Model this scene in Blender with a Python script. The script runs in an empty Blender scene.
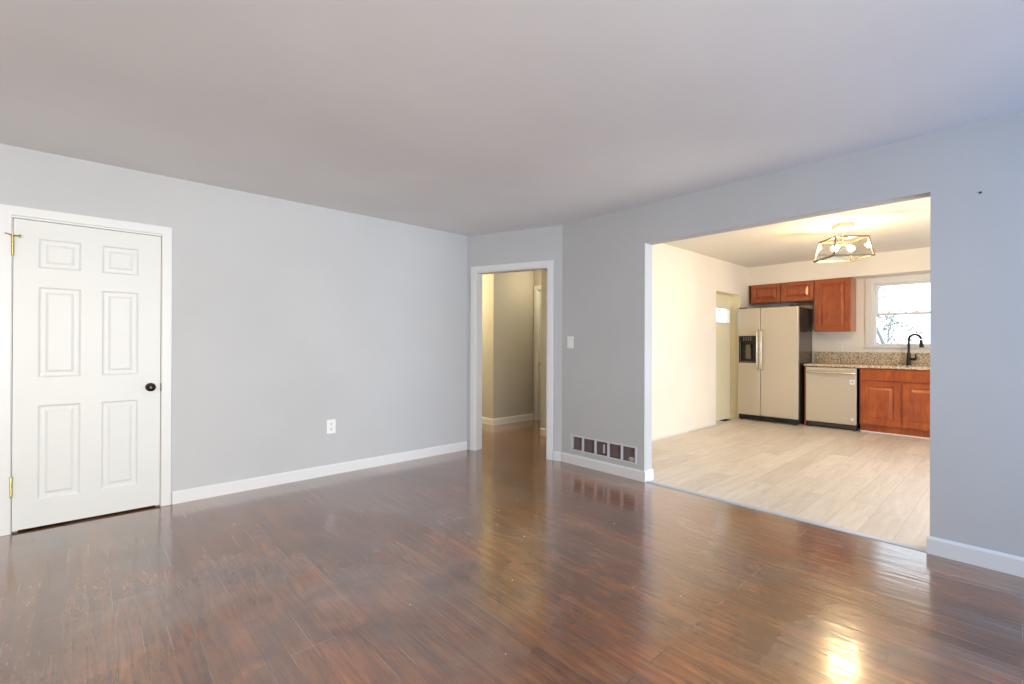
import bpy, bmesh, math, random
from mathutils import Vector, Matrix
random.seed(7)
S = bpy.context.scene
COL = S.collection

# ------------------------------------------------------------------ camera
YAW, PITCH, ROLL, CAM_H = math.radians(47.7154), math.radians(0.1287), math.radians(0.2181), 1.204
fw = Vector((math.cos(YAW)*math.cos(PITCH), math.sin(YAW)*math.cos(PITCH), math.sin(PITCH)))
rt = Vector((math.sin(YAW), -math.cos(YAW), 0)); up = rt.cross(fw)
r2 = rt*math.cos(ROLL)+up*math.sin(ROLL); u2 = -rt*math.sin(ROLL)+up*math.cos(ROLL)
cam = bpy.data.cameras.new('camera'); cam.lens = 464.72/1024*36; cam.sensor_width = 36
cam.shift_y = (343.23-342)/1024; cam.clip_start = 0.02
co = bpy.data.objects.new('camera', cam); COL.objects.link(co)
M4 = Matrix((r2, u2, -fw)).transposed().to_4x4(); M4.translation = Vector((0, 0, CAM_H))
co.matrix_world = M4
S.camera = co

# ------------------------------------------------------------------ world, lights, exposure
vs = S.view_settings
S.display_settings.display_device = 'sRGB'
vs.view_transform = 'Standard'; vs.look = 'None'; vs.gamma = 1.0; vs.use_curve_mapping = False
vs.exposure = 0.0
try:
    S.cycles.use_denoising = True
    S.cycles.max_bounces = 10; S.cycles.diffuse_bounces = 6; S.cycles.transparent_max_bounces = 12
    S.cycles.sample_clamp_indirect = 8.0
    S.cycles.caustics_reflective = False; S.cycles.caustics_refractive = False
except Exception:
    pass
W = bpy.data.worlds.new('sky'); S.world = W; W.use_nodes = True
bg = W.node_tree.nodes['Background']
bg.inputs[0].default_value = (0.80, 0.90, 1.0, 1); bg.inputs[1].default_value = 3.2

def area(name, loc, direction, sx, sy, power, color, spread=180):
    l = bpy.data.lights.new(name, 'AREA'); l.shape = 'RECTANGLE'; l.size = sx; l.size_y = sy
    l.energy = power; l.color = color; l.spread = math.radians(spread)
    o = bpy.data.objects.new(name, l); COL.objects.link(o); o.location = loc
    o.rotation_euler = Vector(direction).to_track_quat('-Z', 'Y').to_euler()
    return o
# daylight through the living-room windows behind the camera and the kitchen patio door
area('daylight_picture_window', (-0.45, -2.93, 1.35), (0.0, 1, -0.05), 2.6, 1.35, 142, (1.0, 0.92, 0.78), 115)
area('daylight_corner_window', (2.65, -2.93, 1.40), (0.55, 1, 0.0), 1.1, 1.25, 78, (0.12, 0.42, 1.0))
# added fill light at the picture window, aimed up to brighten the ceiling
area('ceiling_fill_light', (-0.45, -2.90, 0.95), (0, 1, 1.4), 2.6, 0.6, 138, (0.68, 0.86, 1.0))
area('daylight_patio_door', (5.3, -1.53, 1.1), (0.0, 1, -0.25), 1.7, 1.9, 98, (0.86, 0.91, 1.0))
def lamp(name, loc, power, color, r):
    l = bpy.data.lights.new(name, 'POINT'); l.energy = power; l.color = color; l.shadow_soft_size = r
    o = bpy.data.objects.new(name, l); COL.objects.link(o); o.location = loc; return o
lamp('hallway_lamp', (3.75, 6.1, 2.2), 70, (1.0, 0.82, 0.45), 0.09)
lamp('hallway_branch_fill', (5.0, 4.72, 2.2), 9, (1.0, 0.84, 0.55), 0.09)  # added unseen fill light that brightens the hallway branch, no fixture there

# ------------------------------------------------------------------ materials
def mat(name, color, rough=0.5, metal=0.0, spec=0.5, coat=0.0):
    m = bpy.data.materials.new(name); m.use_nodes = True
    b = m.node_tree.nodes['Principled BSDF']
    b.inputs['Base Color'].default_value = (*color, 1); b.inputs['Roughness'].default_value = rough
    b.inputs['Metallic'].default_value = metal; b.inputs['Specular IOR Level'].default_value = spec
    b.inputs['Coat Weight'].default_value = coat
    return m
class N:
    def __init__(s, m): s.t = m.node_tree; s.b = s.t.nodes['Principled BSDF']
    def n(s, kind, **kw):
        o = s.t.nodes.new(kind)
        for k, v in kw.items():
            if hasattr(o, k): setattr(o, k, v)
            else: o.inputs[k].default_value = v
        return o
    def l(s, a, b): s.t.links.new(a, b)
    def coords(s, scale=(1, 1, 1), rot=(0, 0, 0)):
        c = s.n('ShaderNodeTexCoord'); mp = s.n('ShaderNodeMapping')
        mp.inputs['Scale'].default_value = scale; mp.inputs['Rotation'].default_value = rot
        s.l(c.outputs['Object'], mp.inputs['Vector']); return mp.outputs['Vector']
    def noise(s, vec, scale, detail=4, rough=.5, dist=0):
        o = s.n('ShaderNodeTexNoise'); o.inputs['Scale'].default_value = scale
        o.inputs['Detail'].default_value = detail; o.inputs['Roughness'].default_value = rough
        o.inputs['Distortion'].default_value = dist
        s.l(vec, o.inputs['Vector']); return o.outputs['Fac']
    def ramp(s, fac, stops):
        o = s.n('ShaderNodeValToRGB'); e = o.color_ramp.elements
        while len(e) < len(stops): e.new(0.5)
        for i, (p, c) in enumerate(stops):
            e[i].position = p; e[i].color = (*c, 1) if len(c) == 3 else c
        s.l(fac, o.inputs['Fac']); return o.outputs['Color']
    def mix(s, mode, fac, a, b):
        o = s.n('ShaderNodeMix', data_type='RGBA', blend_type=mode)
        for k, v in ((0, fac), (6, a), (7, b)):
            if isinstance(v, (int, float)): o.inputs[k].default_value = v
            elif isinstance(v, tuple): o.inputs[k].default_value = (*v, 1)
            else: s.l(v, o.inputs[k])
        return o.outputs[2]
    def math(s, op, a, b=0.0, c=0.0):
        o = s.n('ShaderNodeMath', operation=op)
        for i, v in enumerate((a, b, c)):
            if isinstance(v, (int, float)): o.inputs[i].default_value = v
            else: s.l(v, o.inputs[i])
        return o.outputs[0]
    def bump(s, h, strength, dist=.002, normal=None):
        o = s.n('ShaderNodeBump'); o.inputs['Strength'].default_value = strength; o.inputs['Distance'].default_value = dist
        s.l(h, o.inputs['Height'])
        if normal is not None: s.l(normal, o.inputs['Normal'])
        return o.outputs['Normal']

def paint(name, color, rough=.75, bump=.12, var=.03):
    m = mat(name, color, rough, spec=.25); g = N(m); v = g.coords()
    n1 = g.noise(v, 1.3, 3)
    lo = tuple(c*(1-var) for c in color); hi = tuple(min(1, c*(1+var)) for c in color)
    g.l(g.ramp(n1, [(.3, lo), (.7, hi)]), g.b.inputs['Base Color'])
    g.l(g.bump(g.noise(v, 160, 2), bump, .0006), g.b.inputs['Normal'])
    return m
M = {}
M['wall'] = paint('grey_wall_paint', (.51, .513, .513))
M['ceil'] = paint('white_ceiling_paint', (.80, .805, .81))
M['kwall'] = paint('cream_white_wall_paint', (.82, .775, .69))
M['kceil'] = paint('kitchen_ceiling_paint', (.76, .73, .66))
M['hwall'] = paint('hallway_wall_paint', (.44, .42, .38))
M['trim'] = paint('white_semi_gloss_trim', (.72, .72, .71), .35, .04, .01)
M['door'] = paint('white_door_paint', (.69, .695, .665), .4, .04, .01)
M['creamdoor'] = paint('cream_door_paint', (.80, .74, .54), .45, .04, .01)
M['grille'] = paint('grille_paint', (.60, .61, .62), .5, .04, .01)
M['plastic'] = mat('white_plastic', (.82, .82, .80), .35)
M['slot'] = mat('dark_slot', (.03, .03, .03), .6)
M['bronze'] = mat('dark_bronze', (.035, .028, .024), .28, .85)
M['brass'] = mat('polished_brass', (.62, .45, .16), .25, 1.0)
M['nickel'] = mat('brushed_nickel', (.62, .58, .50), .3, 1.0)
M['lampmetal'] = mat('aged_bronze_frame', (.20, .17, .13), .4, .8)
M['canopy'] = mat('satin_canopy_metal', (.55, .48, .36), .45, .3)
M['black'] = mat('black_plastic', (.012, .012, .014), .35)
M['blackmatte'] = mat('black_rubber', (.02, .02, .02), .8)
M['duct'] = mat('dusty_brown_duct', (.16, .115, .115), .8)
M['debris'] = mat('white_debris', (.52, .50, .46), .8)
M['sticker'] = mat('white_label', (.80, .80, .78), .5)
M['stickerink'] = mat('grey_label_ink', (.40, .42, .42), .5)
M['alum'] = mat('aluminium_threshold', (.48, .55, .64), .35, .35)
M['oakstrip'] = mat('bare_wood_strip', (.60, .36, .18), .6)

def glass(name, tint=(1, 1, 1), gloss=.045):
    m = bpy.data.materials.new(name); m.use_nodes = True; t = m.node_tree; t.nodes.clear()
    out = t.nodes.new('ShaderNodeOutputMaterial'); mx = t.nodes.new('ShaderNodeMixShader')
    tr = t.nodes.new('ShaderNodeBsdfTransparent'); gl = t.nodes.new('ShaderNodeBsdfGlossy')
    fr = t.nodes.new('ShaderNodeValue'); fr.outputs[0].default_value = gloss
    tr.inputs[0].default_value = (*tint, 1); gl.inputs['Roughness'].default_value = .02
    t.links.new(fr.outputs[0], mx.inputs[0]); t.links.new(tr.outputs[0], mx.inputs[1]); t.links.new(gl.outputs[0], mx.inputs[2])
    t.links.new(mx.outputs[0], out.inputs[0]); return m
M['glass'] = glass('window_glass', (.97, .98, .98))
M['lampglass'] = glass('clear_lamp_glass', (.98, .97, .94), .012)

def emit(name, color, strength):
    m = mat(name, color, .4); b = m.node_tree.nodes['Principled BSDF']
    b.inputs['Emission Color'].default_value = (*color, 1); b.inputs['Emission Strength'].default_value = strength
    return m
M['bulb'] = emit('lit_bulb', (1.0, .70, .36), 700)

def hardwood():
    m = mat('dark_stained_oak_strip_floor', (.12, .05, .03), .16); g = N(m)
    v = g.coords((1, 1, 1), (0, 0, math.radians(90)))
    br = g.n('ShaderNodeTexBrick'); br.offset = .37; br.offset_frequency = 3; br.squash = 1
    br.inputs['Scale'].default_value = 1; br.inputs['Brick Width'].default_value = .95; br.inputs['Row Height'].default_value = .083
    br.inputs['Mortar Size'].default_value = .0011; br.inputs['Mortar Smooth'].default_value = .3; br.inputs['Bias'].default_value = 0
    br.inputs['Color1'].default_value = (0, 0, 0, 1); br.inputs['Color2'].default_value = (1, 1, 1, 1); br.inputs['Mortar'].default_value = (.5, .5, .5, 1)
    g.l(v, br.inputs['Vector'])
    tone = g.n('ShaderNodeSeparateColor'); g.l(br.outputs['Color'], tone.inputs[0]); tone = tone.outputs[0]
    # shift the grain from plank to plank
    off = g.n('ShaderNodeCombineXYZ'); g.l(g.math('MULTIPLY', tone, 7.0), off.inputs[0]); g.l(g.math('MULTIPLY', tone, 3.1), off.inputs[2])
    add = g.n('ShaderNodeVectorMath', operation='ADD'); g.l(v, add.inputs[0]); g.l(off.outputs[0], add.inputs[1])
    st = g.n('ShaderNodeMapping'); st.inputs['Scale'].default_value = (1.0, 12, 1); g.l(add.outputs[0], st.inputs['Vector'])
    grain = g.noise(st.outputs['Vector'], 2.6, 7, .58, 1.1)
    fine = g.n('ShaderNodeMapping'); fine.inputs['Scale'].default_value = (6, 190, 1); g.l(add.outputs[0], fine.inputs['Vector'])
    pores = g.noise(fine.outputs['Vector'], 3, 3, .6)
    blot = g.noise(v, 2.0, 5, .58, .5)
    base = g.ramp(grain, [(.25, (.120, .038, .013)), (.45, (.205, .071, .022)), (.60, (.265, .098, .029)), (.80, (.345, .137, .042))])
    base = g.mix('MULTIPLY', 1.0, base, g.ramp(tone, [(0, (.80, .77, .77)), (.5, (.97, .96, .96)), (1, (1.16, 1.13, 1.10))]))
    base = g.mix('MULTIPLY', .85, base, g.ramp(blot, [(.34, (.42, .38, .42)), (.52, (.95, .95, .95)), (.68, (1.36, 1.24, 1.05))]))
    base = g.mix('MULTIPLY', .6, base, g.ramp(pores, [(.35, (.5, .48, .46)), (.5, (1, 1, 1))]))
    # whitish gloss painted into the colour along some seams
    seam_gloss = g.math('MULTIPLY', br.outputs['Fac'], g.ramp(g.noise(v, 2.6, 3), [(.48, (0, 0, 0)), (.60, (.7, .7, .7))]))
    base = g.mix('MIX', g.math('MULTIPLY', br.outputs['Fac'], .75), base, (.018, .009, .008))
    base = g.mix('MIX', seam_gloss, base, (.45, .36, .28))
    # dusty film patches
    dust = g.ramp(g.noise(v, .9, 5, .6, .8), [(.46, (0, 0, 0)), (.66, (.30, .30, .30))])
    base = g.mix('MIX', dust, base, (.36, .31, .29))
    g.l(base, g.b.inputs['Base Color'])
    g.l(g.ramp(g.noise(v, 2.2, 5, .6, .6), [(.3, (.15, .15, .15)), (.7, (.27, .27, .27))]), g.b.inputs['Roughness'])
    h = g.math('ADD', g.math('MULTIPLY', grain, .08), g.math('MULTIPLY', br.outputs['Fac'], -1.0))
    n1 = g.bump(h, .22, .0012)
    wv = g.n('ShaderNodeMapping'); wv.inputs['Scale'].default_value = (1.6, 9, 1); g.l(v, wv.inputs['Vector'])
    n2 = g.bump(g.noise(wv.outputs['Vector'], 2.2, 3, .5, .5), .16, .010, n1)
    g.l(n2, g.b.inputs['Normal'])
    g.b.inputs['Specular IOR Level'].default_value = .55
    g.b.inputs['Coat Weight'].default_value = 1.0; g.b.inputs['Coat Roughness'].default_value = .13; g.b.inputs['Coat IOR'].default_value = 1.62
    g.l(n2, g.b.inputs['Coat Normal'])
    return m
M['hardwood'] = hardwood()

def laminate():
    m = mat('pale_oak_plank_floor', (.6, .5, .4), .38); g = N(m)
    v = g.coords()
    br = g.n('ShaderNodeTexBrick'); br.offset = .41; br.offset_frequency = 2
    br.inputs['Scale'].default_value = 1; br.inputs['Brick Width'].default_value = 1.22; br.inputs['Row Height'].default_value = .18
    br.inputs['Mortar Size'].default_value = .0014; br.inputs['Mortar Smooth'].default_value = .2
    br.inputs['Color1'].default_value = (0, 0, 0, 1); br.inputs['Color2'].default_value = (1, 1, 1, 1)
    g.l(v, br.inputs['Vector'])
    tone = g.n('ShaderNodeSeparateColor'); g.l(br.outputs['Color'], tone.inputs[0]); tone = tone.outputs[0]
    off = g.n('ShaderNodeCombineXYZ'); g.l(g.math('MULTIPLY', tone, 9.0), off.inputs[0]); g.l(g.math('MULTIPLY', tone, 2.0), off.inputs[2])
    add = g.n('ShaderNodeVectorMath', operation='ADD'); g.l(v, add.inputs[0]); g.l(off.outputs[0], add.inputs[1])
    st = g.n('ShaderNodeMapping'); st.inputs['Scale'].default_value = (1.3, 11, 1); g.l(add.outputs[0], st.inputs['Vector'])
    gr = g.noise(st.outputs['Vector'], 2.0, 7, .6, 1.0)
    base = g.ramp(gr, [(.28, (.54, .475, .41)), (.46, (.61, .545, .475)), (.62, (.66, .60, .53)), (.8, (.70, .645, .58))])
    base = g.mix('MULTIPLY', 1.0, base, g.ramp(tone, [(0, (.88, .86, .84)), (1, (1.07, 1.07, 1.06))]))
    base = g.mix('MIX', g.math('MULTIPLY', br.outputs['Fac'], .55), base, (.25, .19, .13))
    g.l(base, g.b.inputs['Base Color'])
    g.l(g.bump(g.math('ADD', g.math('MULTIPLY', gr, .4), g.math('MULTIPLY', br.outputs['Fac'], -1.0)), .3, .001), g.b.inputs['Normal'])
    return m
M['laminate'] = laminate()

def cherry():
    m = mat('cherry_stained_wood', (.4, .1, .03), .28); g = N(m)
    v = g.coords((9, 9, 1.6))
    gr = g.noise(v, 3, 6, .6, .7)
    blot = g.noise(g.coords(), 4.5, 3)
    base = g.ramp(gr, [(.3, (.27, .054, .012)), (.5, (.35, .078, .016)), (.75, (.44, .114, .024))])
    base = g.mix('MULTIPLY', .8, base, g.ramp(blot, [(.35, (.82, .74, .74)), (.65, (1.1, 1.1, 1.1))]))
    g.l(base, g.b.inputs['Base Color']); g.b.inputs['Coat Weight'].default_value = .35; g.b.inputs['Coat Roughness'].default_value = .18
    return m
M['cherry'] = cherry()

def granite():
    m = mat('speckled_tan_granite', (.5, .4, .3), .18); g = N(m); v = g.coords()
    a = g.noise(v, 62, 3, .7)
    base = g.ramp(a, [(.36, (.06, .045, .035)), (.42, (.36, .26, .16)), (.50, (.62, .51, .36)), (.62, (.82, .74, .60))])
    b = g.noise(v, 38, 2)
    base = g.mix('MULTIPLY', .7, base, g.ramp(b, [(.35, (.62, .52, .45)), (.6, (1.1, 1.08, 1.05))]))
    g.l(base, g.b.inputs['Base Color']); return m
M['granite'] = granite()

def steel(name, color, rough, metal):
    m = mat(name, color, rough, metal); g = N(m)
    v = g.coords((2, 2, 260)); n = g.noise(v, 3, 2)
    g.l(g.bump(n, .03, .0005), g.b.inputs['Normal'])
    return m
M['steel'] = steel('brushed_stainless_front', (.61, .545, .44), .36, .5)
M['steelside'] = mat('dark_grey_appliance_side', (.07, .055, .045), .13, .2)
M['steelhandle'] = mat('satin_steel_handle', (.70, .64, .55), .25, .9)
M['bark'] = mat('pale_winter_bark', (.40, .40, .39), .9)
M['leaf'] = mat('frosty_foliage', (.30, .31, .28), .9)
M['ground'] = paint('pale_winter_ground', (.20, .20, .19), .9)
M['siding'] = paint('white_house_siding', (.75, .77, .80), .8)
M['wire'] = mat('grey_cable', (.25, .25, .27), .6)

# ------------------------------------------------------------------ geometry helpers
def box(bm, a, b, bev=0.0):
    x0, x1 = sorted((a[0], b[0])); y0, y1 = sorted((a[1], b[1])); z0, z1 = sorted((a[2], b[2]))
    vs_ = [bm.verts.new(p) for p in ((x0, y0, z0), (x1, y0, z0), (x1, y1, z0), (x0, y1, z0), (x0, y0, z1), (x1, y0, z1), (x1, y1, z1), (x0, y1, z1))]
    fs = [bm.faces.new([vs_[i] for i in f]) for f in ((0, 3, 2, 1), (4, 5, 6, 7), (0, 1, 5, 4), (1, 2, 6, 5), (2, 3, 7, 6), (3, 0, 4, 7))]
    if bev > 0:
        es = list({e for f in fs for e in f.edges})
        bmesh.ops.bevel(bm, geom=es, offset=bev, segments=2, affect='EDGES', profile=.5)
def tube(bm, pts, r, seg=10, caps=True):
    """swept tube; r a number or one per point"""
    pts = [Vector(p) for p in pts]; rs = r if isinstance(r, (list, tuple)) else [r]*len(pts)
    rings = []; prev = None
    for i, p in enumerate(pts):
        d = (pts[min(i+1, len(pts)-1)]-pts[max(i-1, 0)]).normalized()
        if prev is None:
            a = d.cross(Vector((0, 0, 1)))
            if a.length < .1: a = d.cross(Vector((0, 1, 0)))
        else: a = prev-d*prev.dot(d)
        a.normalize(); prev = a; b = d.cross(a)
        rings.append([bm.verts.new(p+(a*math.cos(2*math.pi*k/seg)+b*math.sin(2*math.pi*k/seg))*rs[i]) for k in range(seg)])
    for A, B in zip(rings, rings[1:]):
        for k in range(seg): bm.faces.new((A[k], A[(k+1) % seg], B[(k+1) % seg], B[k]))
    if caps: bm.faces.new(rings[0][::-1]); bm.faces.new(rings[-1])
def lathe(bm, prof, origin, axis='Z', seg=24):
    """prof: (radius, height) pairs revolved about an axis"""
    o = Vector(origin); rings = []
    for r, h in prof:
        ring = []
        for k in range(seg):
            c, s = math.cos(2*math.pi*k/seg)*max(r, 1e-4), math.sin(2*math.pi*k/seg)*max(r, 1e-4)
            q = {'Z': (c, s, h), '-Y': (c, -h, s), '-X': (-h, c, s)}[axis]
            ring.append(bm.verts.new(o+Vector(q)))
        rings.append(ring)
    for A, B in zip(rings, rings[1:]):
        for k in range(seg): bm.faces.new((A[k], A[(k+1) % seg], B[(k+1) % seg], B[k]))
    bm.faces.new(rings[0][::-1]); bm.faces.new(rings[-1])
def plate(bm, us, ws, holes, y0, y1, mode='xz'):
    """solid slab in u (x) and z between y0 and y1, pierced by rectangular holes (u0,u1,z0,z1)"""
    U = sorted(set([*us] + [h[i] for h in holes for i in (0, 1)])); Z = sorted(set([*ws] + [h[i] for h in holes for i in (2, 3)]))
    def solid(i, j):
        if i < 0 or j < 0 or i >= len(U)-1 or j >= len(Z)-1: return False
        u, z = (U[i]+U[i+1])/2, (Z[j]+Z[j+1])/2
        return not any(h[0] < u < h[1] and h[2] < z < h[3] for h in holes)
    P = (lambda u, y, z: (u, y, z)) if mode == 'xz' else (lambda u, y, z: (y, u, z))
    cache = {}
    def v(i, j, y):
        k = (i, j, y)
        if k not in cache: cache[k] = bm.verts.new(P(U[i], y, Z[j]))
        return cache[k]
    for i in range(len(U)-1):
        for j in range(len(Z)-1):
            if not solid(i, j): continue
            for y in (y0, y1): bm.faces.new((v(i, j, y), v(i+1, j, y), v(i+1, j+1, y), v(i, j+1, y)))
            for (di, dj, a, b) in ((-1, 0, (i, j), (i, j+1)), (1, 0, (i+1, j), (i+1, j+1)), (0, -1, (i, j), (i+1, j)), (0, 1, (i, j+1), (i+1, j+1))):
                if not solid(i+di, j+dj): bm.faces.new((v(*a, y0), v(*b, y0), v(*b, y1), v(*a, y1)))
def panelled(bm, x0, x1, z0, z1, th, rects, prof):
    """slab whose front (-Y, at y=0) carries moulded panels; prof: (inset, depth) rings"""
    U = sorted({x0, x1, *[r[i] for r in rects for i in (0, 1)]}); Z = sorted({z0, z1, *[r[i] for r in rects for i in (2, 3)]})
    q = lambda *p: bm.faces.new([bm.verts.new(c) for c in p])
    for a, b in zip(U, U[1:]):
        for c, d in zip(Z, Z[1:]):
            u, z = (a+b)/2, (c+d)/2
            if any(r[0] < u < r[1] and r[2] < z < r[3] for r in rects): continue
            q((a, 0, c), (b, 0, c), (b, 0, d), (a, 0, d))
    for r in rects:
        pa, pd = 0, 0
        for ins, dep in prof:
            o = [(r[0]+pa, pd, r[2]+pa), (r[1]-pa, pd, r[2]+pa), (r[1]-pa, pd, r[3]-pa), (r[0]+pa, pd, r[3]-pa)]
            n = [(r[0]+ins, dep, r[2]+ins), (r[1]-ins, dep, r[2]+ins), (r[1]-ins, dep, r[3]-ins), (r[0]+ins, dep, r[3]-ins)]
            for k in range(4): q(o[k], o[(k+1) % 4], n[(k+1) % 4], n[k])
            pa, pd = ins, dep
        q(*n)
    q((x0, th, z0), (x0, th, z1), (x1, th, z1), (x1, th, z0))
    q((x0, 0, z0), (x0, 0, z1), (x0, th, z1), (x0, th, z0)); q((x1, 0, z0), (x1, th, z0), (x1, th, z1), (x1, 0, z1))
    q((x0, 0, z0), (x0, th, z0), (x1, th, z0), (x1, 0, z0)); q((x0, 0, z1), (x1, 0, z1), (x1, th, z1), (x0, th, z1))
    bmesh.ops.remove_doubles(bm, verts=bm.verts, dist=1e-5)

def obj(name, fn, m, parent=None, smooth=False, label=None, world=False):
    bm = bmesh.new(); fn(bm)
    bmesh.ops.recalc_face_normals(bm, faces=bm.faces)
    me = bpy.data.meshes.new(name); bm.to_mesh(me); bm.free()
    me.materials.append(M[m] if isinstance(m, str) else m)
    if smooth:
        for p in me.polygons: p.use_smooth = True
        try: me.set_sharp_from_angle(angle=math.radians(40))
        except Exception: pass
    o = bpy.data.objects.new(name, me); COL.objects.link(o)
    if parent is not None:
        o.parent = parent
    if label: o['label'] = label
    return o
def thing(name, label, cat, loc=(0, 0, 0), rz=0, group=None, kind=None):
    o = bpy.data.objects.new(name, None); COL.objects.link(o); o.empty_display_size = .1
    o.location = loc; o.rotation_euler = (0, 0, rz); o['label'] = label; o['category'] = cat
    if group: o['group'] = group
    if kind: o['kind'] = kind
    return o
def tag(o, label, cat, group=None, kind=None):
    o['label'] = label; o['category'] = cat
    if group: o['group'] = group
    if kind: o['kind'] = kind
    return o
def struct(name, fn, m, label, cat='wall', **k): return tag(obj(name, fn, m, **k), label, cat, kind='structure')
def boxes(*bs, bev=0.0):
    def f(bm):
        for a, b in bs: box(bm, a, b, bev)
    return f
FACE_X = -math.pi/2        # local -Y looks towards world -X

H, KH = 2.44, 2.52
XR, YL = 3.615, 4.278      # living side planes of the right and the left wall
XB, YK = 8.60, 3.142        # kitchen back wall and kitchen left wall

# ------------------------------------------------------------------ floors and ceilings
struct('floor', boxes(((-3.12, -3.12, -.1), (3.64, 4.40, 0)), ((3.64, 3.24, -.1), (5.4, 4.40, 0)), ((3.08, 4.40, -.1), (5.4, 7.1, 0))),
       'hardwood', 'dark red-brown strip hardwood floor of the empty room and hallway', 'floor')
struct('floor_kitchen', boxes(((3.64, -1.72, -.1), (8.72, 3.24, 0)), ((6.9, 3.24, -.1), (8.1, 3.34, 0))),
       'laminate', 'pale oak plank floor of the kitchen', 'floor')
struct('ceiling', boxes(((-3.12, -3.12, H), (3.735, 4.40, H+.12)), ((3.735, 3.34, H), (5.4, 4.40, H+.12)), ((3.08, 4.40, H), (5.4, 7.1, H+.12))),
       'ceil', 'smooth white ceiling of the living room and hallway', 'ceiling')
struct('ceiling_kitchen', boxes(((3.735, -1.72, KH), (8.72, 3.34, KH+.12))), 'kceil', 'warm lit white kitchen ceiling', 'ceiling')

# ------------------------------------------------------------------ walls
struct('wall_left', lambda bm: plate(bm, (-3.12, 3.195), (0, H), [(-.362, .394, 0, 2.003)], YL, YL+.12), 'wall',
       'long grey wall with the white six-panel door')
VH = (2.331, 3.068, .150, .281)
struct('wall_right', lambda bm: plate(bm, (-3.12, 3.206), (0, KH), [(.363, 2.240, 0, 2.10), VH], XR, XR+.12, 'yz'), 'wall',
       'grey-blue wall with the wide opening into the kitchen')
# diagonal wall with the hallway doorway; local x runs from the left-wall corner to the right-wall corner
DL = 1.1514; DA = math.radians(-68.605)
def diag_place(o): o.location = (3.195, 4.278, 0); o.rotation_euler = (0, 0, DA)
o = struct('wall_diagonal', lambda bm: plate(bm, (0, DL), (0, H), [(.114, .996, 0, 2.02)], 0, .12), 'wall',
           'narrow angled grey wall holding the hallway doorway'); diag_place(o)
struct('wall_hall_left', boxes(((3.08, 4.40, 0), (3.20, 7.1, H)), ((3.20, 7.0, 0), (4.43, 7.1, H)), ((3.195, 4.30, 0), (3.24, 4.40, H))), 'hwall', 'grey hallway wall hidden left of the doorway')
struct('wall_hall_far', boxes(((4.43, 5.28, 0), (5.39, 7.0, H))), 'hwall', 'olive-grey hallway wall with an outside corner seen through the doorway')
struct('wall_hall_near', boxes(((4.43, 3.342, 0), (4.55, 4.30, H)), ((4.55, 4.18, 0), (5.27, 4.30, H))), 'wall', 'short grey wall end just inside the hallway doorway')
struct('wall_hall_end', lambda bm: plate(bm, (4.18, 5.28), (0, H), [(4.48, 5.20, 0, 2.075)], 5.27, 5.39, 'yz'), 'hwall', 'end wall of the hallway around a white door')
struct('wall_kitchen_left', lambda bm: plate(bm, (3.735, 8.72), (0, KH), [(7.045, 7.957, 0, 2.045)], YK, YK+.2), 'kwall', 'cream kitchen wall left of the refrigerator')
WH = (.49, 1.51, 1.19, 2.125)
struct('wall_kitchen_back', lambda bm: plate(bm, (-1.72, YK), (0, KH), [WH], XB, XB+.12, 'yz'), 'kwall', 'cream kitchen back wall with the sink window')
struct('wall_kitchen_right', lambda bm: plate(bm, (3.735, 8.60), (0, KH), [(4.4, 6.2, 0, 2.05)], -1.72, -1.60), 'kwall', 'kitchen side wall with the patio door')
struct('soffit', boxes(((8.27, -1.60, 2.213), (8.60, YK, KH))), 'kwall', 'cream boxed soffit above the kitchen wall cabinets', 'soffit')
struct('wall_back', lambda bm: plate(bm, (-3.12, 3.615), (0, H), [(-1.75, .85, .67, 2.02), (2.1, 3.2, .77, 2.02)], -3.12, -3.0), 'wall', 'grey wall behind the camera with the picture window')
struct('wall_side', boxes(((-3.12, -3.0, 0), (-3.0, 4.278, H))), 'wall', 'plain grey wall on the hidden left side of the room')

def plain_window(name, label, u0, u1, z0, z1, y, mode, inner):
    t = thing(name, label, 'window', kind='structure')
    obj('window_frame', lambda bm: plate(bm, (u0, u1), (z0, z1), [(u0+.05, (u0+u1)/2-.02, z0+.05, z1-.05), ((u0+u1)/2+.02, u1-.05, z0+.05, z1-.05)], y, y+.05, mode), 'trim', t)
    g = (lambda bm: box(bm, (u0+.04, y+.02, z0+.04), (u1-.04, y+.026, z1-.04))) if mode == 'xz' else (lambda bm: box(bm, (y+.02, u0+.04, z0+.04), (y+.026, u1-.04, z1-.04)))
    obj('pane', g, 'glass', t)
plain_window('window_2', 'picture window in the wall behind the camera', -1.75, .85, .67, 2.02, -3.10, 'xz', 1)
plain_window('window_3', 'narrow two-light window behind the camera near the right wall', 2.1, 3.2, .77, 2.02, -3.10, 'xz', 1)
plain_window('window_4', 'glass patio door on the hidden side of the kitchen', 4.4, 6.2, 0.0, 2.05, -1.70, 'xz', 1)

# ------------------------------------------------------------------ baseboards and trim
BB, BT = .094, .014
def base_prof(bm, length, h=BB, t=BT):
    pr = [(0, 0), (-t, 0), (-t, h-.014), (-t*.55, h-.004), (-t*.35, h), (0, h)]
    A = [bm.verts.new((0, y, z)) for y, z in pr]; B = [bm.verts.new((length, y, z)) for y, z in pr]
    for i in range(len(pr)):
        j = (i+1) % len(pr); bm.faces.new((A[i], A[j], B[j], B[i]))
    bm.faces.new(A); bm.faces.new(B[::-1])
def baseboard(name, label, p0, p1, h=BB):
    """front faces the right-hand side when walking from p0 to p1"""
    d = Vector((p1[0]-p0[0], p1[1]-p0[1])); o = struct(name, lambda bm: base_prof(bm, d.length, h), 'trim', label, 'baseboard')
    o.location = (*p0, 0); o.rotation_euler = (0, 0, math.atan2(d.y, d.x)); return o
baseboard('baseboard_left', 'white baseboard along the long left wall', (.463, YL), (3.19, YL))
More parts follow.
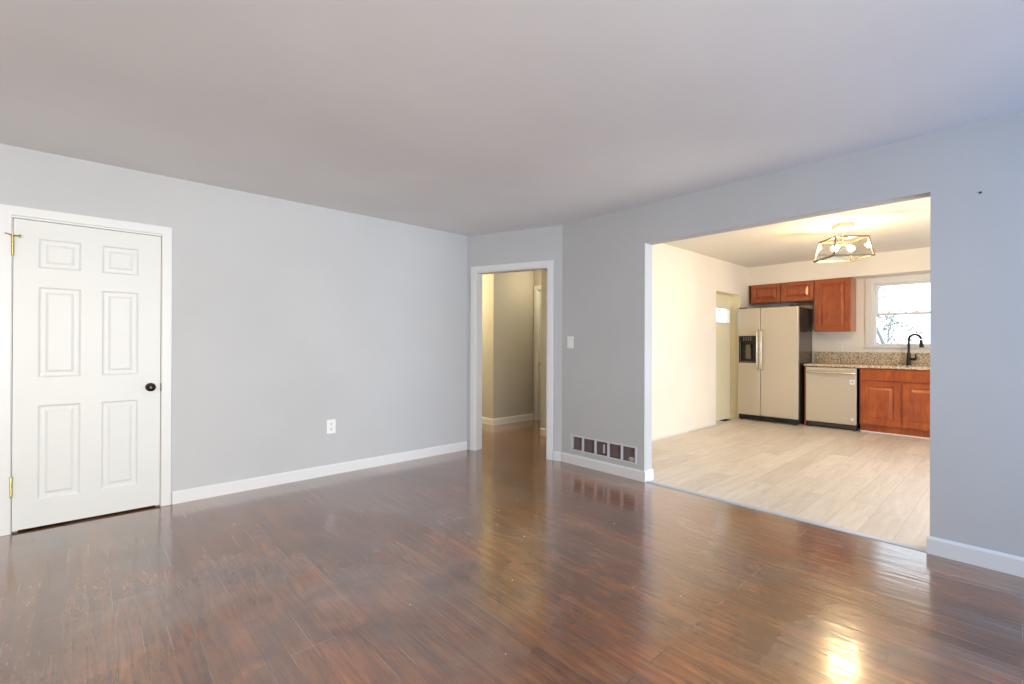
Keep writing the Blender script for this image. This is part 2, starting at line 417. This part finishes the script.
baseboard('baseboard_left_outer', 'white baseboard left of the six-panel door', (-3.0, YL), (-.435, YL))
baseboard('baseboard_right', 'white baseboard under the return air grille', (XR, 3.20), (XR, 2.2405))
baseboard('baseboard_jamb', 'short white baseboard return on the kitchen opening jamb', (XR-.012, 2.240), (XR+.130, 2.240))
baseboard('baseboard_right_near', 'bluish lit white baseboard right of the kitchen opening', (XR, .376), (XR, -3.0), .1)
o = baseboard('baseboard_diagonal', 'sliver of white baseboard between doorway casing and corner', (0, 0), (DL-1.064-.004, 0))
o.location = (3.195+math.cos(DA)*1.064, 4.278+math.sin(DA)*1.064, 0); o.rotation_euler = (0, 0, DA)
baseboard('baseboard_hall_far', 'white baseboard on the hallway wall beyond the doorway', (4.43, 5.28), (5.255, 5.28), .10)
baseboard('baseboard_hall_corner', 'white baseboard left of the hallway outside corner', (4.43, 6.9), (4.43, 5.266), .10)
baseboard('baseboard_hall_near', 'white baseboard on the short hallway wall end', (4.43, 4.314), (4.43, 3.40), .10)
baseboard('baseboard_hall_near_end', 'white baseboard return of the short hallway wall end', (5.25, 4.30), (4.416, 4.30), .10)
baseboard('baseboard_kitchen', 'low white shoe moulding along the cream kitchen wall', (3.735, YK), (7.04, YK), .022)

def casing(name, parent, u0, u1, ztop, w, t=.016, depth=.12, m='trim', jt=.014):
    """door casing on local -Y side plus jamb lining"""
    def f(bm):
        plate(bm, (u0-w, u1+w), (0, ztop+w), [(u0, u1, 0, ztop)], -t, 0)
    c = obj(name, f, m, parent)
    bv = c.modifiers.new('edge', 'BEVEL'); bv.width = .004; bv.segments = 2; bv.limit_method = 'ANGLE'
    obj('jamb', boxes(((u0-.002, -.004, 0), (u0+jt, depth+.004, ztop)), ((u1-jt, -.004, 0), (u1+.002, depth+.004, ztop)), ((u0+jt, -.004, ztop-.012), (u1-jt, depth+.004, ztop+.002))), m, parent)
    return c

# hallway doorway (open, no leaf)
t = thing('door_2', 'white cased open doorway to the hallway in the angled wall', 'doorway', (3.195, 4.278, 0), DA, kind='structure')
casing('door_casing', t, .116, .994, 2.02, .063)

# ------------------------------------------------------------------ six-panel door in the left wall
t = thing('door_1', 'closed white six-panel door with dark round knob in the left wall', 'door', (0, YL, 0), kind='structure')
casing('door_casing', t, -.362, .394, 2.003, .060, .018, jt=.0025)
d0, d1, dz0, dz1 = -.357, .3885, .014, 1.988
rects = []
for a, b in ((-.2465, -.0415), (.0625, .2610)):
    rects += [(a, b, 1.685, 1.878), (a, b, .976, 1.565), (a, b, .186, .798)]
lf = obj('door_leaf', lambda bm: panelled(bm, d0, d1, dz0, dz1, .035, rects, [(.004, .0015), (.010, .007), (.016, .0085), (.034, .0085), (.046, .0030), (.050, .0022)]), 'door', t)
lf.location = (0, .004, 0)
obj('door_stop_moulding', boxes(((-.359, .045, 0), (-.335, .06, 1.99)), ((.367, .045, 0), (.392, .06, 1.99)), ((-.335, .045, 1.965), (.367, .06, 1.99))), 'trim', t)
k = obj('door_knob', lambda bm: lathe(bm, [(.031, -.006), (.031, 0), (.026, .008), (.012, .012), (.011, .026), (.020, .032), (.027, .041), (.0275, .050), (.021, .059), (.008, .063)], (.331, .004, .882), '-Y'), 'bronze', t, True)
obj('latch_plate', boxes(((.3885, -.020, .851), (.3915, .004, .909))), 'slot', t)
for hz in (1.81, .295):
    def hg(bm, hz=hz):
        for i in range(5):
            z0 = hz-.055+i*.022
            lathe(bm, [(.0062, z0), (.0062, z0+.021)], (-.359, -.020, 0), 'Z', 12)
        lathe(bm, [(.004, hz-.062), (.006, hz-.058), (.006, hz+.058), (.009, hz+.060), (.009, hz+.064), (.004, hz+.067)], (-.359, -.020, 0), 'Z', 12)
    h = obj('hinge', hg, 'brass', t, True)
def stop(bm):
    lathe(bm, [(.011, 1.873), (.011, 1.879)], (-.359, -.020, 0), 'Z', 12)
    tube(bm, [(-.359, -.024, 1.876), (-.378, -.045, 1.879), (-.388, -.052, 1.880)], .0032, 8)
    tube(bm, [(-.359, -.024, 1.876), (-.336, -.044, 1.873), (-.328, -.047, 1.872)], .0032, 8)
    tube(bm, [(-.328, -.047, 1.872), (-.322, -.049, 1.8715)], .009, 10)
obj('hinge_pin_stop', stop, 'brass', t, True)
obj('door_backing', boxes(((-.362, .10, 0), (.394, .115, 2.003))), 'blackmatte', t)

# end-of-hallway door
t = thing('door_3', 'white door with round knob at the end of the hallway', 'door', (5.27, 5.20, 0), FACE_X, kind='structure')
casing('door_casing', t, 0, .72, 2.075, .062)
lf = obj('door_leaf', lambda bm: panelled(bm, .018, .702, .012, 2.06, .035, [(a, b, c, d) for a, b in ((.11, .31), (.41, .61)) for c, d in ((.2, .82), (1.0, 1.58), (1.7, 1.92))], [(.010, .007), (.03, .0085), (.045, .003)]), 'door', t)
lf.location = (0, .03, 0)
obj('door_knob', lambda bm: lathe(bm, [(.028, 0), (.012, .01), (.012, .025), (.026, .038), (.026, .05), (.010, .06)], (.075, .03, .91), '-Y'), 'nickel', t, True)

# kitchen exterior door with fanlight
t = thing('door_4', 'cream exterior door with bright fan-shaped window left of the refrigerator', 'door', (0, 0, 0), kind='structure')
FY = YK+.145; fx0, fx1, fz0, fz1 = 7.16, 7.86, 1.575, 1.80
obj('door_leaf', lambda bm: plate(bm, (7.065, 7.938), (.012, 2.03), [(fx0, fx1, fz0, fz1)], FY, FY+.04), 'creamdoor', t)
obj('jamb', boxes(((7.045, YK+.004, 0), (7.065, YK+.19, 2.045)), ((7.938, YK+.004, 0), (7.957, YK+.19, 2.045)), ((7.065, YK+.004, 2.03), (7.938, YK+.19, 2.045))), 'creamdoor', t)
fl = obj('fanlight', lambda bm: plate(bm, (fx0-.03, fx1+.03), (fz0-.03, fz1+.03), [(fx0, fx1, fz0, fz1)], FY-.012, FY), 'trim', t)
obj('pane', boxes(((fx0, FY+.016, fz0), (fx1, FY+.022, fz1))), 'glass', fl)
def spokes(bm):
    cx = (fx0+fx1)/2
    tube(bm, [(cx+.11*math.cos(a), FY+.008, fz0+.10*math.sin(a)) for a in [math.pi*i/14 for i in range(15)]], .0065, 6)
    tube(bm, [(cx+.25*math.cos(a), FY+.008, fz0+.19*math.sin(a)) for a in [math.pi*i/14 for i in range(15)]], .006, 6)
    for a in (45, 90, 135):
        a = math.radians(a); tube(bm, [(cx+.11*math.cos(a), FY+.008, fz0+.10*math.sin(a)), (cx+.34*math.cos(a), FY+.008, min(fz1, fz0+.30*math.sin(a)))], .0065, 6)
obj('muntins', spokes, 'nickel', fl)
tag(obj('floor_register', lambda bm: plate(bm, (7.42, 7.66), (3.16, 3.25), [(7.44+i*.021, 7.45+i*.021, 3.175, 3.235) for i in range(10)], 0.0005, .006), 'blackmatte'), 'small black floor register at the foot of the exterior door', 'register')
_o = bpy.data.objects['floor_register']
for v in _o.data.vertices: v.co = (v.co.x, v.co.z, v.co.y)

# ------------------------------------------------------------------ threshold at the kitchen opening
t = thing('threshold', 'metal transition strip between dark hardwood and pale kitchen floor', 'threshold', (3.64, 1.3, 0), kind='structure')
def thr(bm):
    pr = [(-.026, .0), (-.022, .005), (-.010, .009), (.010, .009), (.016, .0)]
    A = [bm.verts.new((x, -.937, z)) for x, z in pr]; B = [bm.verts.new((x, .937, z)) for x, z in pr]
    for i in range(len(pr)): j = (i+1) % len(pr); bm.faces.new((A[i], A[j], B[j], B[i]))
    bm.faces.new(A); bm.faces.new(B[::-1])
obj('metal_strip', thr, 'alum', t)
obj('wood_edge', boxes(((.016, -.935, 0), (.026, -.20, .005))), 'oakstrip', t)

# ------------------------------------------------------------------ outlet, switch, vent, nail
def wall_plate(name, label, cat, loc, rz, w, h, kind, m='plastic'):
    t = thing(name, label, cat, loc, rz)
    obj('cover_plate', lambda bm: box(bm, (-w/2, -.006, -h/2), (w/2, 0, h/2), .002), m, t)
    if kind == 'outlet':
        for s in (-1, 1):
            r = obj('receptacle', lambda bm, s=s: box(bm, (-.018, -.009, s*.026-.014), (.018, -.005, s*.026+.014), .003), m, t)
            obj('slots', boxes(((-.009, -.0095, s*.026-.003), (-.006, -.0088, s*.026+.008)), ((.006, -.0095, s*.026-.003), (.009, -.0088, s*.026+.008)), ((-.003, -.0095, s*.026-.010), (.003, -.0088, s*.026-.005))), 'slot', r)
    else:
        obj('toggle', lambda bm: box(bm, (-.006, -.018, -.004), (.006, -.005, .016), .002), m, t)
    obj('screw', lambda bm: lathe(bm, [(.003, .005), (.003, .0075)], (0, 0, 0 if kind == 'outlet' else h*.32), '-Y', 10), 'nickel', t)
    return t
wall_plate('wall_outlet', 'white duplex outlet low on the long left wall', 'outlet', (1.647, YL, .443), 0, .082, .128, 'outlet')
wall_plate('light_switch', 'white toggle light switch right of the hallway doorway', 'switch', (XR, 3.092, 1.226), FACE_X, .078, .122, 'switch')
wall_plate('wall_outlet', 'cream outlet above the kitchen backsplash under the tall cabinet', 'outlet', (XB, 1.90, 1.19), FACE_X, .075, .115, 'outlet')

t = thing('return_air_grille', 'white wall grille with five square dark openings above the baseboard', 'vent', (XR, 2.70, .2155), FACE_X)
hs = []
for a, b in ((3.066, 2.937), (2.911, 2.783), (2.758, 2.632), (2.607, 2.482), (2.458, 2.333)):
    hs.append((2.70-a, 2.70-b, -.064, .064))
gp = obj('face_plate', lambda bm: plate(bm, (-.386, .386), (-.078, .078), hs, -.006, 0), 'trim', t)
gp.data.materials[0] = M['grille']
def duct(bm):
    box(bm, (-.367, .030, -.064), (.367, .036, .064))
    for z in (-.0585, .0575): box(bm, (-.367, .001, z*1.1), (.367, .030, z*1.1+.001))
obj('duct_lining', duct, 'duct', t)
def lint(bm):
    for (x, z, w, h, a) in ((.318, -.052, .040, .030, .2),):
        n = 7; c = bm.verts.new((x, .008, z+h*.6)); ring = [bm.verts.new((x+w*math.cos(6.283*i/n+a), .022+.01*math.sin(i*2.1), z+h*.8*math.sin(6.283*i/n+a))) for i in range(n)]
        for i in range(n): bm.faces.new((c, ring[i], ring[(i+1) % n]))
obj('lint', lint, 'debris', t)
obj('lint', boxes(((.004, .012, -.045), (.028, .020, .038)), bev=.003), 'debris', t)

tag(obj('wall_nail', lambda bm: lathe(bm, [(.0025, 0), (.0025, .008), (.006, .0085), (.006, .0105), (.002, .011)], (XR, .157, 2.045), '-X', 10), 'slot', smooth=True), 'tiny dark nail high on the grey wall right of the kitchen opening', 'nail')

def chips(bm):
    for (x, y, s) in CH:
        n = 5; a0 = random.random()*6
        top = [bm.verts.new((x+s*math.cos(a0+6.283*i/n)*random.uniform(.6, 1), y+s*math.sin(a0+6.283*i/n)*random.uniform(.6, 1), .003)) for i in range(n)]
        bot = [bm.verts.new((v.co.x, v.co.y, .0003)) for v in top]
        bm.faces.new(top); bm.faces.new(bot[::-1])
        for i in range(n): bm.faces.new((top[i], bot[i], bot[(i+1) % n], top[(i+1) % n]))
CH = []

# ------------------------------------------------------------------ kitchen cabinets
CAB = [(.004, .006), (.010, .011), (.020, .012), (.046, .003), (.050, .0015)]
def cab_door(parent, u0, u1, z0, z1, y=-.02, name='cabinet_door', rail=.062):
    d = obj(name, lambda bm: panelled(bm, u0, u1, z0, z1, .02, [(u0+rail, u1-rail, z0+rail, z1-rail)], CAB if rail > .04 else [(a*.6, b) for a, b in CAB]), 'cherry', parent)
    d.location = (0, y-.0005, 0)
    bv = d.modifiers.new('edge', 'BEVEL'); bv.width = .003; bv.segments = 2; bv.limit_method = 'ANGLE'; bv.angle_limit = math.radians(70)
    return d
def wall_cab(name, label, y0, y1, z0, z1, doors, depth=.325):
    w = y0-y1; t = thing(name, label, 'cabinet', (XB-depth-.0, y0, 0), FACE_X)
    obj('cabinet_body', lambda bm: box(bm, (0, 0, z0), (w, depth-.001, z1), .0015), 'cherry', t)
    n = doors
    for i in range(n):
        a = .006+i*(w-.012)/n + (.007 if i else 0); b = .006+(i+1)*(w-.012)/n - (.007 if i < n-1 else 0)
        cab_door(t, a, b, z0+.008, z1-.008, rail=.062 if z1-z0 > .5 else .052)
    return t
wall_cab('wall_cabinet', 'short two-door cherry wall cabinet above the refrigerator', 3.092, 2.172, 1.903, 2.211, 2)
wall_cab('wall_cabinet', 'tall single-door cherry wall cabinet left of the kitchen window', 2.166, 1.702, 1.418, 2.211, 1)

# sink base cabinet
t = thing('base_cabinet', 'cherry sink base cabinet with two doors under the granite counter', 'cabinet', (7.992, 1.540, 0), FACE_X)
obj('cabinet_body', lambda bm: [box(bm, *q_) for q_ in (((0, 0, .10), (.018, .60, .892)), ((.897, 0, .10), (.915, .60, .892)), ((.018, .01, .10), (.897, .60, .118)), ((.018, .59, .118), (.897, .60, .892)), ((.018, 0, .118), (.897, .012, .892)))], 'cherry', t)
obj('toe_kick', boxes(((0, .05, .0), (.915, .07, .10))), 'cherry', t)
cab_door(t, .020, .440, .118, .708); cab_door(t, .470, .895, .118, .708)
d = obj('false_drawer_front', lambda bm: box(bm, (.020, -.0205, .728), (.895, -.0005, .874), .003), 'cherry', t)
t = thing('base_cabinet', 'cherry base cabinet at the hidden right end of the counter', 'cabinet', (7.992, .624, 0), FACE_X)
obj('cabinet_body', lambda bm: box(bm, (0, 0, .10), (.45, .60, .892), .0015), 'cherry', t)
obj('toe_kick', boxes(((0, .05, .0), (.45, .07, .10))), 'cherry', t)
cab_door(t, .015, .435, .118, .708); obj('drawer', lambda bm: box(bm, (.015, -.0205, .728), (.435, -.0005, .874), .003), 'cherry', t)
tag(obj('end_panel', boxes(((7.975, 2.196, 0), (8.595, 2.214, .892)), bev=.001), 'cherry'), 'narrow cherry end panel between refrigerator and dishwasher', 'panel')
o = struct('trim_toe', boxes(((8.024, .64, 0), (8.040, 1.538, .016)), bev=.004), 'trim', 'white shoe moulding at the foot of the sink cabinet', 'trim')

# countertop
t = thing('countertop', 'speckled tan granite countertop with backsplash under the kitchen window', 'countertop', (8.27, 1.2, .88))
t.location = (0, 0, 0)
def ctop(bm):
    plate(bm, (7.948, 8.598), (.165, 2.218), [(8.13, 8.47, .78, 1.36)], .894, .930)
    for v in bm.verts: v.co = (v.co.x, v.co.z, v.co.y)
s = obj('counter_slab', ctop, 'granite', t)
bv = s.modifiers.new('edge', 'BEVEL'); bv.width = .005; bv.segments = 2; bv.limit_method = 'ANGLE'
obj('backsplash', boxes(((8.578, .165, .9305), (8.599, 2.235, 1.105)), bev=.002), 'granite', t)
t = thing('sink', 'undermounted steel sink basin set in the granite counter', 'sink', (8.30, 1.07, .717))
def basin(bm):
    x0, x1, y0, y1 = -.165, .165, -.285, .285
    q = lambda *p: bm.faces.new([bm.verts.new(c) for c in p])
    for (i, zb, zt) in ((0, 0, .175), (.003, .003, .175)):
        q((x0+i, y0+i, zb), (x1-i, y0+i, zb), (x1-i, y1-i, zb), (x0+i, y1-i, zb))
        for a, b in (((x0+i, y0+i), (x1-i, y0+i)), ((x1-i, y0+i), (x1-i, y1-i)), ((x1-i, y1-i), (x0+i, y1-i)), ((x0+i, y1-i), (x0+i, y0+i))):
            q((*a, zb), (*b, zb), (*b, zt), (*a, zt))
obj('basin', basin, 'steelhandle', t)
# faucet
t = thing('faucet', 'dark bronze gooseneck pull-down faucet in front of the kitchen window', 'faucet', (8.50, 1.078, .931))
obj('faucet_body', lambda bm: lathe(bm, [(.031, 0), (.031, .006), (.026, .012), (.024, .10), (.021, .15), (.014, .19), (.0125, .20)], (0, 0, 0)), 'bronze', t, True)
dirx, diry = -.30, -.954
def neck(bm):
    R = .071; P = [(0, 0, .19), (0, 0, .358)]
    for i in range(1, 17):
        a = math.pi*i/17*1.02; P.append((dirx*R*(1-math.cos(a)), diry*R*(1-math.cos(a)), .358+R*math.sin(a)))
    tube(bm, P, .0145, 12)
obj('gooseneck', neck, 'bronze', t, True)
ex, ey = dirx*.142, diry*.142
obj('spray_head', lambda bm: tube(bm, [(ex, ey, .352), (ex, ey, .33), (ex*1.03, ey*1.03, .285), (ex*1.05, ey*1.05, .250)], [.0150, .018, .023, .028], 14), 'bronze', t, True)
obj('spray_collar', lambda bm: tube(bm, [(ex, ey, .352), (ex, ey, .358)], .0152, 12), 'nickel', t, True)
obj('faucet_handle', lambda bm: (tube(bm, [(0, 0, .085), (dirx*.085, diry*.085, .088)], [.021, .018], 12), tube(bm, [(dirx*.080, diry*.080, .088), (dirx*.084, diry*.084, .12), (dirx*.076, diry*.076, .165)], [.014, .010, .007], 10)), 'bronze', t, True)

# ------------------------------------------------------------------ dishwasher
t = thing('dishwasher', 'stainless dishwasher with curved bar handle beside the cherry sink cabinet', 'dishwasher', (7.935, 2.186, 0), FACE_X)
obj('tub_body', boxes(((.012, .045, .03), (.608, .60, .868))), 'steelside', t)
obj('front_panel', lambda bm: box(bm, (0, 0, .086), (.618, .042, .884), .004), 'steel', t)
def hb(bm):
    P = []
    for i in range(17):
        u = i/16; P.append((.025+.572*u, -.012-.040*math.sin(math.pi*u)**.6 if 0 < u < 1 else -.004, .812))
    tube(bm, P, .016, 10)
    for x in (.032, .590): box(bm, (x-.014, -.018, .795), (x+.014, 0, .829), .003)
obj('bar_handle', hb, 'steelhandle', t, True)
kp = obj('kick_plate', boxes(((.012, .05, .012), (.618, .07, .085))), 'black', t)
for x in (.045, .59): obj('levelling_foot', lambda bm, x=x: lathe(bm, [(.016, 0), (.016, .010), (.006, .012), (.006, .04)], (x, .04, 0), 'Z', 12), 'blackmatte', t, True)
e = obj('energy_label', boxes(((.545, -.0012, .655), (.600, 0, .722))), 'sticker', t, label='small white rectangular label')
obj('label_mark', lambda bm: lathe(bm, [(.014, .0013), (.014, .0020)], (.573, 0, .690), '-Y', 16), 'stickerink', e)
e = obj('round_sticker', lambda bm: lathe(bm, [(.019, .0001), (.019, .0012)], (.573, 0, .165), '-Y', 20), 'sticker', t, label='small pale round sticker')

# ------------------------------------------------------------------ refrigerator
FYL, FYR, FX, FT = 3.134, 2.262, 7.83, 1.795
fwid = FYL-FYR
t = thing('refrigerator', 'tall stainless side-by-side refrigerator with black ice dispenser', 'refrigerator', (FX, FYL, 0), FACE_X)
obj('cabinet_shell', lambda bm: box(bm, (.004, .075, .03), (fwid-.004, .72, FT-.008), .004), 'steelside', t)
seam = .343
disp = (.022, .282, .925, 1.352)
fd = obj('freezer_door', lambda bm: plate(bm, (0, seam-.004), (.09, FT), [disp], 0, .068), 'steel', t)
for o_ in (fd,):
    bv = o_.modifiers.new('edge', 'BEVEL'); bv.width = .008; bv.segments = 3; bv.limit_method = 'ANGLE'
obj('fresh_food_door', lambda bm: box(bm, (seam+.004, 0, .09), (fwid, .068, FT), .010), 'steel', t)
dp = obj('ice_dispenser', lambda bm: (plate(bm, (disp[0], disp[1]), (disp[2], disp[3]), [(disp[0]+.012, disp[1]-.012, disp[2]+.014, disp[3]-.085)], -.003, .010),
                                       box(bm, (disp[0]+.002, .060, disp[2]+.002), (disp[1]-.002, .064, disp[3]-.002))), 'black', t)
for i in range(4):
    for j in range(2):
        obj('dispenser_button', lambda bm: lathe(bm, [(.0065, .0031), (.0065, .005)], (disp[0]+.075+i*.036, 0, disp[3]-.030-j*.032), '-Y', 10), 'nickel', dp)
obj('dispenser_lever', lambda bm: (box(bm, (.112, .030, .985), (.195, .040, 1.17), .004), box(bm, (.122, .012, 1.155), (.185, .045, 1.215), .004)), 'lampmetal', dp)
obj('drip_tray', boxes(((disp[0]+.014, .006, disp[2]+.010), (disp[1]-.014, .055, disp[2]+.018))), 'steelhandle', dp)
for x in (seam-.030, seam+.030):
    def hn(bm, x=x):
        tube(bm, [(x, -.002, .820), (x, -.040, .830), (x, -.055, .865), (x, -.057, 1.15), (x, -.055, 1.40), (x, -.040, 1.435), (x, -.002, 1.445)], [.014, .013, .012, .012, .012, .013, .014], 12)
    obj('door_handle', hn, 'steelhandle', t, True)
obj('base_grille', lambda bm: plate(bm, (.01, fwid-.01), (.018, .082), [(.06+i*.052, .10+i*.052, .035, .052) for i in range(14)], .030, .055), 'black', t)
for x in (.05, fwid-.05): obj('levelling_foot', lambda bm, x=x: lathe(bm, [(.018, 0), (.018, .014), (.008, .016), (.008, .045)], (x, .055, 0), 'Z', 12), 'blackmatte', t, True)
for x0, x1 in ((.01, .12), (fwid-.125, fwid-.045)): obj('hinge_cover', lambda bm, x0=x0, x1=x1: box(bm, (x0, .015, FT+.001), (x1, .11, FT+.018), .003), 'black', t)

# ------------------------------------------------------------------ kitchen window
t = thing('window_1', 'white double-hung kitchen window above the sink', 'window', (XB, 1.51, 0), FACE_X, kind='structure')
ww = 1.02
obj('window_casing', lambda bm: plate(bm, (-.078, ww+.078), (1.165, 2.205), [(0, ww, 1.19, 2.125)], -.016, 0), 'trim', t)
obj('window_sill', lambda bm: box(bm, (-.10, -.045, 1.172), (ww+.10, 0, 1.192), .003), 'trim', t)
obj('window_frame', lambda bm: plate(bm, (0, ww), (1.19, 2.125), [(.028, ww-.028, 1.205, 2.11)], .0, .115), 'trim', t)
us = obj('upper_sash', lambda bm: plate(bm, (.028, ww-.028), (1.652, 2.11), [(.066, ww-.066, 1.684, 2.084)], .060, .090), 'trim', t)
obj('pane', boxes(((.066, .073, 1.684), (ww-.066, .077, 2.084))), 'glass', us)
ls = obj('lower_sash', lambda bm: plate(bm, (.028, ww-.028), (1.205, 1.684), [(.050, ww-.050, 1.232, 1.658)], .022, .052), 'trim', t)
obj('pane', boxes(((.050, .035, 1.232), (ww-.050, .039, 1.658))), 'glass', ls)
obj('sash_lock', lambda bm: box(bm, (.47, .030, 1.6845), (.53, .052, 1.698), .003), 'nickel', t)

# ------------------------------------------------------------------ kitchen ceiling light
LX, LY, LR = 6.03, 1.312, math.radians(41)
t = thing('ceiling_light', 'semi-flush caged ceiling light with lit bulbs in the kitchen', 'ceiling light', (LX, LY, KH), LR)
obj('canopy', lambda bm: (box(bm, (-.078, -.078, -.050), (.078, .078, -.0005), .006)), 'canopy', t)
obj('stem', lambda bm: lathe(bm, [(.010, -.235), (.007, -.20), (.007, -.034), (.016, -.0345), (.016, -.030)], (0, 0, 0), 'Z', 12), 'canopy', t, True)
a, b, zt, zb, q = .158, .193, -.170, -.372, .0085
def sq(bm, s, z):
    P = [(-s, -s, z), (s, -s, z), (s, s, z), (-s, s, z)]
    for i in range(4):
        A, B = Vector(P[i]), Vector(P[(i+1) % 4]); d = (B-A).normalized()*q; lo = A-d; hi = B+d
        box(bm, (min(lo.x, hi.x)-(q if abs(d.x) < 1e-6 else 0), min(lo.y, hi.y)-(q if abs(d.y) < 1e-6 else 0), z-q), (max(lo.x, hi.x)+(q if abs(d.x) < 1e-6 else 0), max(lo.y, hi.y)+(q if abs(d.y) < 1e-6 else 0), z+q))
obj('top_frame', lambda bm: (sq(bm, a, zt), box(bm, (-a, -q, zt-q), (a, q, zt+q))), 'lampmetal', t)
obj('bottom_frame', lambda bm: sq(bm, b, zb), 'lampmetal', t)
for sx, sy in ((-1, -1), (1, -1), (1, 1), (-1, 1)):
    obj('corner_bar', lambda bm: tube(bm, [(sx*a, sy*a, zt), (sx*b, sy*b, zb)], q*1.1, 4), 'lampmetal', t)
for k in range(4):
    def gp_(bm, k=k):
        R = Matrix.Rotation(k*math.pi/2, 3, 'Z')
        P = [R @ Vector(p) for p in ((-a+.008, -a, zt-.008), (a-.008, -a, zt-.008), (b-.008, -b, zb+.008), (-b+.008, -b, zb+.008))]
        n = R @ Vector((0, .003, 0))
        F = [bm.verts.new(p) for p in P]; G = [bm.verts.new(p+n) for p in P]
        bm.faces.new(F); bm.faces.new(G[::-1])
        for i in range(4): bm.faces.new((F[i], F[(i+1) % 4], G[(i+1) % 4], G[i]))
    obj('glass_panel', gp_, 'lampglass', t)
for sx in (-1, 1):
    so = obj('lamp_socket', lambda bm: (tube(bm, [(0, 0, -.215), (0, sx*.03, -.225)], .008, 10), tube(bm, [(0, sx*.03, -.225), (0, sx*.052, -.240)], .014, 12)), 'canopy', t, True)
    obj('bulb', lambda bm: tube(bm, [(0, sx*.050, -.239), (0, sx*.058, -.245), (0, sx*.070, -.256), (0, sx*.088, -.270), (0, sx*.100, -.280), (0, sx*.106, -.285)], [.012, .016, .026, .030, .020, .006], 16), 'bulb', so, True)

# ------------------------------------------------------------------ floor flecks
CH += [(2.45, 2.62, .006), (2.20, 2.55, .005), (1.95, 2.42, .006), (2.02, 2.36, .005), (2.32, 2.29, .005), (2.02, 2.10, .006), (2.75, 2.95, .005), (2.9, 3.3, .005),
       (1.60, 1.75, .004), (1.1, 1.9, .004), (2.62, 1.85, .004), (1.4, 3.1, .004), (3.1, 2.6, .005), (2.7, 2.2, .004), (1.2, 1.35, .003), (2.1, 1.1, .003)]
tag(obj('paint_chips', chips, 'debris'), 'scattered tiny white flecks on the dark hardwood floor', 'debris', kind='stuff')

# ------------------------------------------------------------------ outside the kitchen window
struct('ground', boxes(((8.73, -14, -.5), (45, 22, -.4)), ((-10, 7.3, -.5), (8.73, 22, -.4)), ((-10, -14, -.5), (8.73, -3.3, -.4))), 'ground', 'pale winter ground outside the house', 'ground')
def tree(name, label, loc, hgt, seed, spread=.55):
    rnd = random.Random(seed); t = thing(name, label, 'tree', loc)
    tips = []
    def br(bm, p, d, L, r, depth):
        P = [p]; q_ = p.copy(); dd = d.copy()
        for i in range(4):
            dd = (dd+Vector((rnd.uniform(-.18, .18), rnd.uniform(-.18, .18), rnd.uniform(-.03, .14)))).normalized(); q_ = q_+dd*L/4; P.append(q_.copy())
        tube(bm, P, [r*(1-.14*i) for i in range(5)], 5, False)
        if depth == 0: tips.extend(P[2:]); return
        for i in range(3 if depth > 1 else 3):
            nd = (dd+Vector((rnd.uniform(-1, 1), rnd.uniform(-1, 1), rnd.uniform(-.25, .6)))*spread*1.4).normalized()
            br(bm, P[rnd.choice((2, 3, 4))], nd, L*rnd.uniform(.6, .8), r*.55, depth-1)
    obj('trunk', lambda bm: br(bm, Vector((0, 0, 0)), Vector((0, 0, 1)), hgt*.42, .09, 4), 'bark', t)
    def lv(bm):
        for p in tips:
            for _ in range(2):
                c = p+Vector((rnd.gauss(0, .12), rnd.gauss(0, .12), rnd.gauss(0, .12))); s = rnd.uniform(.03, .07)
                u = Vector((rnd.uniform(-1, 1), rnd.uniform(-1, 1), rnd.uniform(-1, 1))).normalized(); w = u.orthogonal().normalized()
                bm.faces.new([bm.verts.new(c+x) for x in (u*s, w*s*.6, -u*s, -w*s*.6)])
    obj('foliage', lv, 'leaf', t)
tree('tree', 'pale leafy tree behind the lower sash of the kitchen window', (15.5, 2.15, -.4), 3.6, 3)
